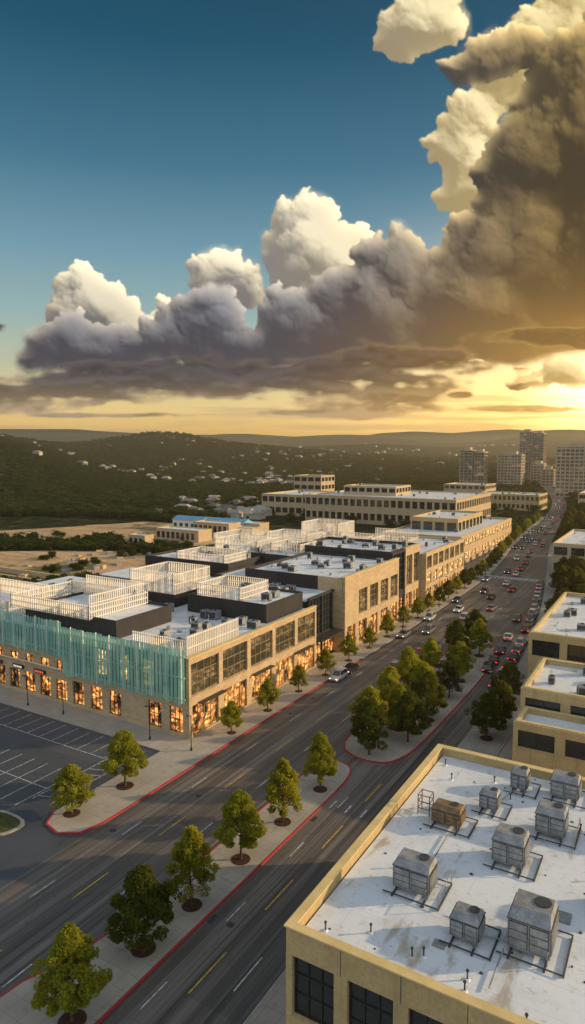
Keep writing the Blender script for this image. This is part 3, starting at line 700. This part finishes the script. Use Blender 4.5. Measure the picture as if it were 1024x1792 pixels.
for i in range(40):
    Y=random.uniform(290,470);tree(R(Y)+random.uniform(4,22),Y,z=0,s=random.uniform(.9,1.4),dark=True)
fm=MB();rs=random.Random(77)
fm.tube((0,0,-.5),(0,0,.5),.06,.04,5,BARK)
for i in range(12):
    a=rs.uniform(0,6.28);r_=rs.uniform(0,.62);leafcloud(fm,r_*math.cos(a),r_*math.sin(a),rs.uniform(.25,.75),.42,.32,18,.16,LEAFF,rs)
def forest(name,pts):
    v=[];f=[]
    for (x,y,z,s,a) in pts:
        i=len(v);h=s/2
        for k in range(4):
            t=a+math.pi/2*k;v.append((x+h*1.414*math.cos(t),y+h*1.414*math.sin(t),z))
        f.append((i,i+1,i+2,i+3))
    me=bpy.data.meshes.new(name);me.from_pydata(v,[],f);o=bpy.data.objects.new(name,me);col.objects.link(o)
    c=bpy.data.objects.new('tree_clump',fm.mesh('tree_clump'));col.objects.link(c);c.parent=o
    o.instance_type='FACES';o.use_instance_faces_scale=True;o.instance_faces_scale=1.0
    o.show_instancer_for_render=False;o.show_instancer_for_viewport=False
pts=[]
def indirt(f,r):
    for cf,cr,af,ar,s in dirts:
        if ((f-cf)/af)**2+((r-cr)/ar)**2<1.1: return True
    return False
rs=random.Random(9)
while len(pts)<16000:
    d=math.exp(rs.uniform(math.log(290),math.log(2300)));th=rs.uniform(-.52,.50)
    f,r=d*math.cos(th),d*math.sin(th);x,y=FR(f,r)
    if indirt(f,r) and rs.random()<.993: continue
    if f<320 and rs.random()<.8: continue
    if x>-250 and y<335: continue
    if -262<x<-80 and 335<y<600 and rs.random()<.97: continue
    if y>300 and L(min(y,1090))-6<x<R(min(y,1090))+7: continue
    if x>-30 and y<330: continue
    if -60<x and y<530: continue
    pts.append((x,y,height(x,y)-.3,rs.uniform(3.2,6.5)*(1+.7*ss(700,1500,d)),rs.uniform(0,6.28)))
forest('forest',pts)
pts=[]
while len(pts)<1150:
    f=rs.uniform(195,330);r=rs.uniform(-190,-45);x,y=FR(f,r)
    if indirt(f,r) and not (noise.noise((x/18,y/18,3))>.28 and rs.random()<.3): continue
    if x>-137 and y<215: continue
    if 286<f<310 and r<-60 and rs.random()<.6: continue
    pts.append((x,y,-.2,rs.uniform(1.4,3.6),rs.uniform(0,6.28)))
forest('shrubs',pts)

# ------------------------------------------------------------------ cars
CG=glassmat('car_glass',(.01,.012,.015));TYRE=plain('tyre',(.015,.015,.015),.9);CHR=plain('hubcap',(.4,.4,.42),.3,.8)
HL=plain('head_lamp',(.8,.8,.75),em=(1,.9,.7),ems=3);TL=plain('tail_lamp',(.4,.02,.02),em=(1,.05,.03),ems=2)
def carmesh(name,paint,suv=False):
    mb=MB();hw=.92;top=1.75 if suv else 1.45
    st=[(-2.3,.70,.42,.66),(-2.12,.84,.26,.78),(-1.3,hw,.22,.92),(-.7,hw,.22,.98),(1.2,hw,.22,1.0),(1.9,.90,.24,1.0 if suv else .98),(2.2,.84,.30,.94),(2.32,.74,.44,.82)]
    i=len(mb.v);k=mb.mid(paint)
    for y,w,zl,zb in st: mb.v+=[(-w*.94,-y,zl),(-w,-y,(zl+zb)/2),(-w*.93,-y,zb),(w*.93,-y,zb),(w,-y,(zl+zb)/2),(w*.94,-y,zl)]
    for a in range(len(st)-1):
        for b in range(6):
            p=i+a*6+b;q=i+a*6+(b+1)%6;mb.f.append((p,q,q+6,p+6));mb.mi.append(k)
    mb.f.append(tuple(range(i,i+6)));mb.mi.append(k);j=i+6*(len(st)-1);mb.f.append(tuple(range(j,j+6))[::-1]);mb.mi.append(k)
    yf,yr=(1.05,-2.15) if suv else (1.05,-1.75);tf,tr=(.35,-1.9) if suv else (.25,-1.05)
    g=.84
    mb.hexa([(-g,yr,.93),(g,yr,.93),(g,yf,.9),(-g,yf,.9),(-.64,tr,top-.06),(.64,tr,top-.06),(.64,tf,top-.06),(-.64,tf,top-.06)],CG)
    mb.hexa([(-.66,tr-.03,top-.06),(.66,tr-.03,top-.06),(.66,tf+.03,top-.06),(-.66,tf+.03,top-.06),(-.58,tr+.1,top),(.58,tr+.1,top),(.58,tf-.12,top),(-.58,tf-.12,top)],paint)
    for sx in (-1,1):
        for (ya,yb) in ((yf,tf),(yr,tr)): mb.tube((sx*g,ya,.92),(sx*.65,yb,top-.05),.04,.04,5,paint)
        mb.tube((sx*(g+.01),-.35,.92),(sx*.66,-.35,top-.05),.04,.04,5,paint)
        for yy in (1.4,-1.42):
            mb.tube((sx*.72,yy,.33),(sx*.94,yy,.33),.33,.33,16,TYRE);mb.tube((sx*.93,yy,.33),(sx*.95,yy,.33),.2,.2,10,CHR)
        mb.box(sx*.5,sx*.78,2.2,2.28,.60,.72,HL);mb.box(sx*.5,sx*.8,-2.33,-2.26,.68,.82,TL)
        mb.box(sx*.9,sx*1.05,.72,.88,.93,1.06,paint)
    return mb.mesh(name)
CM=[]
for nm,c in (('white',(.5,.5,.48)),('silver',(.26,.27,.29)),('black',(.02,.02,.022)),('pewter',(.18,.18,.18)),('blue',(.05,.07,.12)),('grey',(.09,.09,.10)),('maroon',(.12,.03,.03))):
    pm=plain('car_paint_'+nm,c,.25,.2,.6);CM+= [carmesh('car_'+nm,pm),carmesh('suv_'+nm,pm,True)]
def car(x,y,rot,name='car'):
    o=bpy.data.objects.new(name,random.choice(CM));col.objects.link(o);o.location=(x,y,.012);o.rotation_euler=(0,0,rot)
def hd(Y): return math.atan2(-(L(Y+5)-L(Y-5)),10)
random.seed(4)
for Y,off in ((118,8.6),(112,1.4),(107,1.4),(133,8.9),(140,1.4),(146,5.2),(152,12.4),(158,1.4),(163,9),(170,5.2),(176,12.3),(181,1.6),(190,9),(197,5.3),(203,12.2),(212,8.8),(216,1.6)):
    car(L(Y)+off,Y,hd(Y)+(math.pi if off<7 else 0))
Y=232
while Y<620:
    for off in (1.8,5.2,8.9,12.4):
        if L(Y)+off<R(Y)-1.2 and random.random()<.42: car(L(Y)+off,Y+random.uniform(-3,3),hd(Y)+(math.pi if off<7 else 0))
    Y+=11
Y=118
while Y<222:
    if random.random()<.85: car(R(Y)-1.4,Y,hd(Y)*.8,'parked_car')
    Y+=5.8
for Y in (126,131.5,139,150,168): car(R(Y)-4.6,Y,math.radians(8))
def lamp(x,y,h=6,rot=0,arm=1.0):
    e=empty('street_lamp',(x,y,.14));p=MB();hd_=MB();c,s=math.cos(rot),math.sin(rot)
    p.tube((x,y,.14),(x,y,.6),.16,.14,10,DFR);p.tube((x,y,.6),(x,y,h),.07,.05,8,DFR)
    p.tube((x,y,h),(x+c*arm,y+s*arm,h+.15),.04,.035,6,DFR)
    X,Y_=x+c*arm,y+s*arm;hd_.hexa([(X-.3,Y_-.14,h+.08),(X+.3,Y_-.14,h+.08),(X+.3,Y_+.14,h+.08),(X-.3,Y_+.14,h+.08),(X-.2,Y_-.1,h+.24),(X+.2,Y_-.1,h+.24),(X+.2,Y_+.1,h+.24),(X-.2,Y_+.1,h+.24)],DFR)
    hd_.box(X-.22,X+.22,Y_-.1,Y_+.1,h+.05,h+.079,BLUS);p.obj('pole',e);hd_.obj('lamp_head',e)
for x,y in ((-65.5,69.5),(-84,69.5),(-92,69),(-58,69.8),(-66,45),(-103,69)): lamp(x,y,5.2,-1.57,.6)
for Y in range(145,420,27): lamp(L(Y)-.8,Y,8.5,0,2.0)
for Y in (100,128): lamp(-22.2,Y,8.5,math.pi,2.0)

# ------------------------------------------------------------------ clouds: procedural height-field cumulus computed with numpy
Wp,Hp=2200,760;S_=1000.0;U0=-1.1
rng=np.random.default_rng(12)
def vn(cell,cy=None):
    cy=cy or cell
    g=rng.random((int(Hp/cy)+3,int(Wp/cell)+3)).astype(np.float32)
    ys=np.arange(Hp)/cy;xs=np.arange(Wp)/cell;yi=ys.astype(int);xi=xs.astype(int)
    fy=(ys-yi);fx=(xs-xi);fy=(fy*fy*(3-2*fy))[:,None];fx=(fx*fx*(3-2*fx))[None,:]
    a=g[yi][:,xi];b_=g[yi][:,xi+1];c_=g[yi+1][:,xi];d_=g[yi+1][:,xi+1]
    return ((a*(1-fx)+b_*fx)*(1-fy)+(c_*(1-fx)+d_*fx)*fy).astype(np.float32)
def fbm(cell,o=5,cy=None,rough=.55):
    s=0;a=1;t=0
    for i in range(o):
        s=s+a*vn(max(1.5,cell/2**i),None if cy is None else max(1.5,cy/2**i));t+=a;a*=rough
    return s/t
KY=np.fft.fftfreq(Hp)[:,None];KX=np.fft.rfftfreq(Wp)[None,:]
def gb(A,s): return np.fft.irfft2(np.fft.rfft2(A)*np.exp(-2*(math.pi*s)**2*(KX**2+KY**2)),s=A.shape).astype(np.float32)
def nss(a,b,x):
    t=np.clip((x-a)/(b-a),0,1);return t*t*(3-2*t)
def bump_in(Hf,cx,cy,rx,ry,z,hz):
    x0=max(0,int(cx-rx));x1=min(Wp,int(cx+rx)+2);y0=max(0,int(cy-ry));y1=min(Hp,int(cy+ry)+2)
    if x0>=x1 or y0>=y1: return
    X=((np.arange(x0,x1)-cx)/rx)[None,:];Yq=((np.arange(y0,y1)-cy)/ry)[:,None]
    q=1-X*X-Yq*Yq;h=np.where(q>0,z+hz*np.sqrt(np.maximum(q,0)),0)
    np.maximum(Hf[y0:y1,x0:x1],h,out=Hf[y0:y1,x0:x1])
def cumulus(blobs,seed,n1=26,n2=9,n3=4):
    r_=random.Random(seed);Hf=np.zeros((Hp,Wp),np.float32)
    for cu,cv,ru,rv in blobs:
        cx=(cu/1000-U0)*S_;cy=cv;rm=min(ru,rv)
        bump_in(Hf,cx,cy,ru*.92,rv*.92,0,rm*.8)
        k1=int(n1*max(1,(ru+rv)/110))
        for i in range(k1):
            a=r_.uniform(-.5,math.pi+.5) if r_.random()<.85 else r_.uniform(0,6.28);t=math.sqrt(r_.uniform(.15,1))*.95
            x=cx+ru*t*math.cos(a);y=cy+rv*t*math.sin(a);z=rm*.8*math.sqrt(max(0,1-t*t))
            r1=min(rm*r_.uniform(.2,.42),34);bump_in(Hf,x,y,r1,r1*.9,z*.9,r1*.8)
            for j in range(n2):
                b=r_.uniform(-.8,math.pi+.8);t2=r_.uniform(.45,1);x2=x+r1*t2*math.cos(b);y2=y+r1*t2*math.sin(b);r2=r1*r_.uniform(.22,.5)
                z2=z*.9+r1*.8*math.sqrt(max(0,1-t2*t2));bump_in(Hf,x2,y2,r2,r2,z2*.93,r2*.8)
                for l in range(n3):
                    c=r_.uniform(0,6.28);r3=r2*r_.uniform(.25,.5)
                    if r3>1: bump_in(Hf,x2+r2*.85*math.cos(c),y2+r2*.85*math.sin(c),r3,r3,z2*.93+r2*.4,r3*.8)
    dx=(fbm(60,5)-.5)*34+(fbm(14,3)-.5)*11;dy=(fbm(60,5)-.5)*30+(fbm(14,3)-.5)*11
    yi,xi=np.mgrid[0:Hp,0:Wp];return Hf[np.clip((yi+dy).astype(int),0,Hp-1),np.clip((xi+dx).astype(int),0,Wp-1)]
Ug=(np.arange(Wp)/S_+U0)[None,:]*np.ones((Hp,1));Vg=(np.arange(Hp)/S_)[:,None]*np.ones((1,Wp))
warmg=nss(-.10,.42,Ug)[...,None]
def lerp(a,b,t): return np.array(a)*(1-t)+np.array(b)*t
IMG=np.zeros((Hp,Wp,3));ALP=np.zeros((Hp,Wp))
def over(c,a):
    global IMG,ALP
    a=np.clip(a,0,1);IMG=IMG*(1-a[...,None])+c*a[...,None];ALP=ALP*(1-a)+a
Ld=np.array((.50,.66,.30));Ld/=np.linalg.norm(Ld)
def shade(Hf,soft=1.0,nz=3.0):
    Hf=Hf+(fbm(12,4)-.5)*nz*(Hf>0)
    h1=gb(Hf,1.5);h2=gb(Hf,9);h3=gb(Hf,26)
    def ln(h,k):
        gy,gx=np.gradient(h);gx=gx*k;gy=gy*k;n=np.sqrt(gx*gx+gy*gy+1);return (-gx*Ld[0]-gy*Ld[1]+Ld[2])/n
    a=ln(h1,1.0);b_=ln(h2,1.5);c_=ln(h3,2.2);ao=np.clip((h1-h2)/9,-1,1);ao2=np.clip((h2-h3)/14,-1,1)
    lit=.21*a+.34*b_+.42*c_+.11*ao+.12*ao2+(fbm(30,5)-.5)*.22
    mask=(Hf>1.0).astype(np.float32);fz_=fbm(70,3);m8=gb(mask,8)
    al=nss(.15,.85,gb(mask,1.3)*.7+gb(mask,5)*.3+(fbm(7,3)-.5)*.45*(gb(mask,3)<.97))*nss(.01,.08,gb(mask,3));soft_=nss(.1,.9,m8+(fbm(20,5)-.5)*.7)*nss(.03,.25,m8)
    w=nss(.48,.68,fz_)*soft;al=al*(1-w)+soft_*w
    bl=gb(mask,12);gy,gx=np.gradient(gb(mask,6));gn=np.sqrt(gx*gx+gy*gy)+1e-5;fac=np.clip((-gx*Ld[0]-gy*Ld[1])/gn,-1,1)
    rim=np.clip(1-bl,0,1)**1.1*1.9*np.clip(.55+.65*fac,0,1)
    return lit,al,rim
back=[(-305,228,45,40),(-298,193,62,50),(-255,170,45,36),(-105,258,40,33),(-76,233,28,30),(-188,201,20,24),(23,322,40,46),(-18,300,24,26),(75,298,48,34),(32,262,72,62),
 (236,430,42,52),(262,382,48,50),(262,478,40,38),(305,540,44,52),(375,600,52,60),(256,326,28,30),(420,660,60,50),(189,606,56,44),(152,580,32,34),(196,650,40,30),(396,122,30,20),(372,108,24,12),(425,108,30,14)]
frnt=[(-334,158,58,46),(-372,162,28,20),(-259,146,55,34),(-193,165,36,38),(-122,190,40,62),(-93,144,65,38),(-4,190,44,56),(48,166,75,50),(148,246,74,60),(88,222,50,48),(190,190,110,78),
 (316,288,82,90),(330,215,140,95),(362,379,78,100),(432,484,74,135),(446,590,30,70),(312,425,32,30),(344,484,30,44),(290,560,48,30),(240,540,34,24),(330,570,30,24),(352,106,26,10),(335,98,22,7),(480,250,120,140),(466,400,94,180),(560,300,160,220),
 (-30,140,60,30),(-380,130,40,22),(700,250,180,200)]
def basecut(Hf,f):
    vb=.100+.020*nss(-.12,0,Ug)+.034*nss(.27,.5,Ug)+(fbm(60,4,18)-.5)*.022
    return nss(vb-.006,vb+.014,Vg)
st=fbm(170,5,9);ok=nss(.005,.02,Vg)*(1-nss(.06,.13,Vg))
over(lerp((.62,.42,.24),(.66,.36,.10),warmg),nss(.44,.66,st)*ok*.5)
H1=cumulus(back,3);lit,al,rim=shade(H1,.5)
L1=nss(.02,.80,lit)[...,None];fade=nss(.10,.30,Vg)[...,None]
c=lerp((.24,.225,.21),(.98,.87,.64),L1)*(1-warmg)+lerp((.46,.34,.13),(1.05,.86,.44),L1)*warmg
c=c*(.55+.45*fade)+rim[...,None]*np.array((.62,.48,.25))
over(c,al*nss(.085,.105,Vg))
H2=cumulus(frnt,9);lit,al,rim=shade(H2,.9)
w1=warmg[...,0];lit=lit*(1-.30*w1)+.10*w1
L2=nss(.05,.95,lit)[...,None];up=nss(.12,.30,Vg)[...,None];hi=nss(.35,.62,Vg)[...,None]
c=lerp((.062,.072,.104),(.39,.39,.41),L2)*(1-warmg)+lerp((.045,.036,.022),(.35,.24,.085),L2)*warmg*(1+.7*hi)
low=lerp((.058,.052,.068),(.12,.066,.022),warmg)
c=c*(.42+.58*up)+low*(1-up)*.5
g_=np.exp(-(((Ug-.52)/.20)**2+((Vg-.14)/.06)**2))[...,None];c=c+g_*np.array((.58,.30,.055))*(.4+.8*L2)
c=c+rim[...,None]*lerp((.50,.40,.27),(1.0,.74,.30),warmg)
cm=basecut(H2,0)
over(c,al*np.where(((Ug>.29)&(Vg<.125)&(Ug<.40)),nss(.08,.09,Vg),cm))
def soft_ell(cu,cv,ru,rv): return np.clip(1-(((Ug-cu/1000)/(ru/1000))**2+((Vg-cv/1000)/(rv/1000))**2),-2,1)
sh=np.full((Hp,Wp),-2.0)
for e in [(-150,106,240,34),(70,104,185,42),(190,138,130,28),(140,84,85,24),(-330,82,125,20),(-440,76,110,22),(-460,182,50,9),(430,166,230,16),(345,64,90,6),(250,84,22,6),(-240,54,150,5),(60,58,120,8),(110,66,120,16)]: sh=np.maximum(sh,soft_ell(*e))
n_=fbm(120,6,26);n2_=fbm(30,5,12)
d=gb(sh+(n_-.5)*2.2+(n2_-.5)*1.2,1.4)
al=nss(-.15,.60,d)
rel=np.clip(gb(np.clip((n2_-np.roll(n2_,-5,0))*4+(n_-np.roll(n_,-8,0))*4,-1,1),1.8)+.40,0,1)[...,None]
vv=nss(.055,.115,Vg)[...,None]
c=lerp((.36,.25,.15),(.056,.049,.063),vv)*(1-warmg)+lerp((.56,.31,.075),(.085,.05,.021),vv)*warmg
c=c*(.72+.65*rel)
edge_=(1-nss(.05,.6,d))[...,None];c=c+edge_*lerp((.20,.14,.09),(.60,.38,.10),warmg)*.6
over(c,al*.96)
IMG=np.clip(IMG/np.maximum(ALP,1e-4)[...,None],0,2)
im=bpy.data.images.new('cloud_field',Wp,Hp,alpha=True,float_buffer=True)
im.colorspace_settings.name='Non-Color';im.alpha_mode='CHANNEL_PACKED'
im.pixels.foreach_set(np.concatenate([IMG,ALP[...,None]],-1).astype(np.float32).ravel());im.update();im.pack()

# ------------------------------------------------------------------ world
w=bpy.data.worlds.new('World');sc.world=w;w.use_nodes=True;nt=w.node_tree
w.cycles.sampling_method='MANUAL';w.cycles.sample_map_resolution=512
for n in list(nt.nodes): nt.nodes.remove(n)
SUN_EL=math.radians(17);SUN_ROT=math.radians(54)
out=N(nt,'ShaderNodeOutputWorld');bg=N(nt,'ShaderNodeBackground');nt.links.new(bg.outputs[0],out.inputs[0]);bg.inputs[1].default_value=1.0
sky=N(nt,'ShaderNodeTexSky',sky_type='NISHITA');sky.sun_disc=False;sky.sun_elevation=SUN_EL;sky.sun_rotation=SUN_ROT;sky.air_density=1.2;sky.dust_density=1.5
D=VM(nt,'NORMALIZE',N(nt,'ShaderNodeTexCoord').outputs['Generated'])
fz=VM(nt,'DOT_PRODUCT',D,(FW[0],FW[1],0));rz=VM(nt,'DOT_PRODUCT',D,(RT[0],RT[1],0));zz=VM(nt,'DOT_PRODUCT',D,(0,0,1))
ff=M(nt,'MAXIMUM',fz,.08)
u=M(nt,'DIVIDE',rz,ff);v_=M(nt,'DIVIDE',zz,ff)
cx=N(nt,'ShaderNodeCombineXYZ');setin(cx,0,u);setin(cx,1,v_);P2=cx.outputs[0]
front=SST(nt,.05,.4,fz)
rampn=N(nt,'ShaderNodeValToRGB');setin(rampn,0,M(nt,'MAXIMUM',zz,0.0))
cr=rampn.color_ramp
stops=[(0,(1.0,.47,.08)),(.03,(1.05,.60,.15)),(.065,(.98,.70,.27)),(.12,(.56,.57,.37)),(.19,(.32,.47,.46)),(.28,(.16,.33,.42)),(.38,(.050,.175,.27)),(.50,(.004,.082,.15)),(.58,(.001,.052,.105)),(1,(.002,.04,.09))]
while len(cr.elements)<len(stops): cr.elements.new(.5)
for e,(p_,c_) in zip(cr.elements,stops): e.position=p_;e.color=(*c_,1)
def VSC(s,k):
    n=N(nt,'ShaderNodeVectorMath',operation='SCALE');setin(n,0,s);n.inputs['Scale'].default_value=k;return n.outputs[0]
skyc=MIX(nt,.95,VSC(sky.outputs[0],.10),rampn.outputs[0])
def ADDC(c,col3,f):
    n=N(nt,'ShaderNodeMix',data_type='RGBA',blend_type='ADD');setin(n,0,f);nt.links.new(c,n.inputs[6])
    n.inputs[7].default_value=(*col3,1);return n.outputs[2]
gd=VM(nt,'LENGTH',VM(nt,'MULTIPLY',VM(nt,'SUBTRACT',P2,(.45,.085,0)),(1.0,1.8,0)))
glow=M(nt,'POWER',M(nt,'SUBTRACT',1.0,SST(nt,0,.72,gd)),2.0)
core_=M(nt,'POWER',M(nt,'SUBTRACT',1.0,SST(nt,0,.17,gd)),2.0)
skyc=ADDC(skyc,(1.0,.52,.12),glow)
skyc=ADDC(skyc,(1.4,1.15,.65),core_)
it=N(nt,'ShaderNodeTexImage',image=im,extension='CLIP',interpolation='Linear')
setin(it,0,VM(nt,'MULTIPLY_ADD',P2,(S_/Wp,S_/Hp,0),(-U0*S_/Wp,0,0)))
skyc=MIX(nt,M(nt,'MULTIPLY',it.outputs['Alpha'],M(nt,'GREATER_THAN',fz,.1)),skyc,it.outputs['Color'])
skyc=ADDC(skyc,(.24,.125,.022),glow)
skyc=ADDC(skyc,(.35,.22,.07),core_)
behind=MIX(nt,.5,VSC(sky.outputs[0],.15),(1.0,1.02,1.02))
final=MIX(nt,front,behind,skyc)
nt.links.new(final,bg.inputs[0])

# ------------------------------------------------------------------ valley haze (real volume)
mb=MB();hm=bpy.data.materials.new('haze');hm.use_nodes=True;hn=hm.node_tree
for n in list(hn.nodes): hn.nodes.remove(n)
vo=N(hn,'ShaderNodeOutputMaterial');vs_=N(hn,'ShaderNodeVolumeScatter');vs_.inputs['Color'].default_value=(1,.86,.62,1);vs_.inputs['Density'].default_value=.00017;vs_.inputs['Anisotropy'].default_value=.62
hn.links.new(vs_.outputs[0],vo.inputs['Volume']);hm.cycles.homogeneous_volume=True
mb.box(-6500,6500,-400,7500,-60,150,hm);mb.obj('haze')

# ------------------------------------------------------------------ sun, camera
ld=bpy.data.lights.new('sun','SUN');ld.energy=5.0;ld.angle=math.radians(1.0);ld.color=(1,.69,.36)
so=bpy.data.objects.new('sun',ld);col.objects.link(so)
sd=Vector((math.sin(SUN_ROT)*math.cos(SUN_EL),math.cos(SUN_ROT)*math.cos(SUN_EL),math.sin(SUN_EL)));so.rotation_euler=sd.to_track_quat('Z','Y').to_euler();so.location=(0,0,200)
cd=bpy.data.cameras.new('camera');cam=bpy.data.objects.new('camera',cd);col.objects.link(cam);sc.camera=cam
cd.sensor_fit='VERTICAL';cd.sensor_height=24;cd.lens=24*1157/1792;cd.clip_end=20000;cd.clip_start=.5
cam.location=(0,0,42);p=math.radians(5.2)
dv=Vector((FW[0]*math.cos(p),FW[1]*math.cos(p),-math.sin(p)));cam.rotation_euler=dv.to_track_quat('-Z','Y').to_euler()
sc.view_settings.view_transform='Standard';sc.view_settings.look='None';sc.view_settings.exposure=0
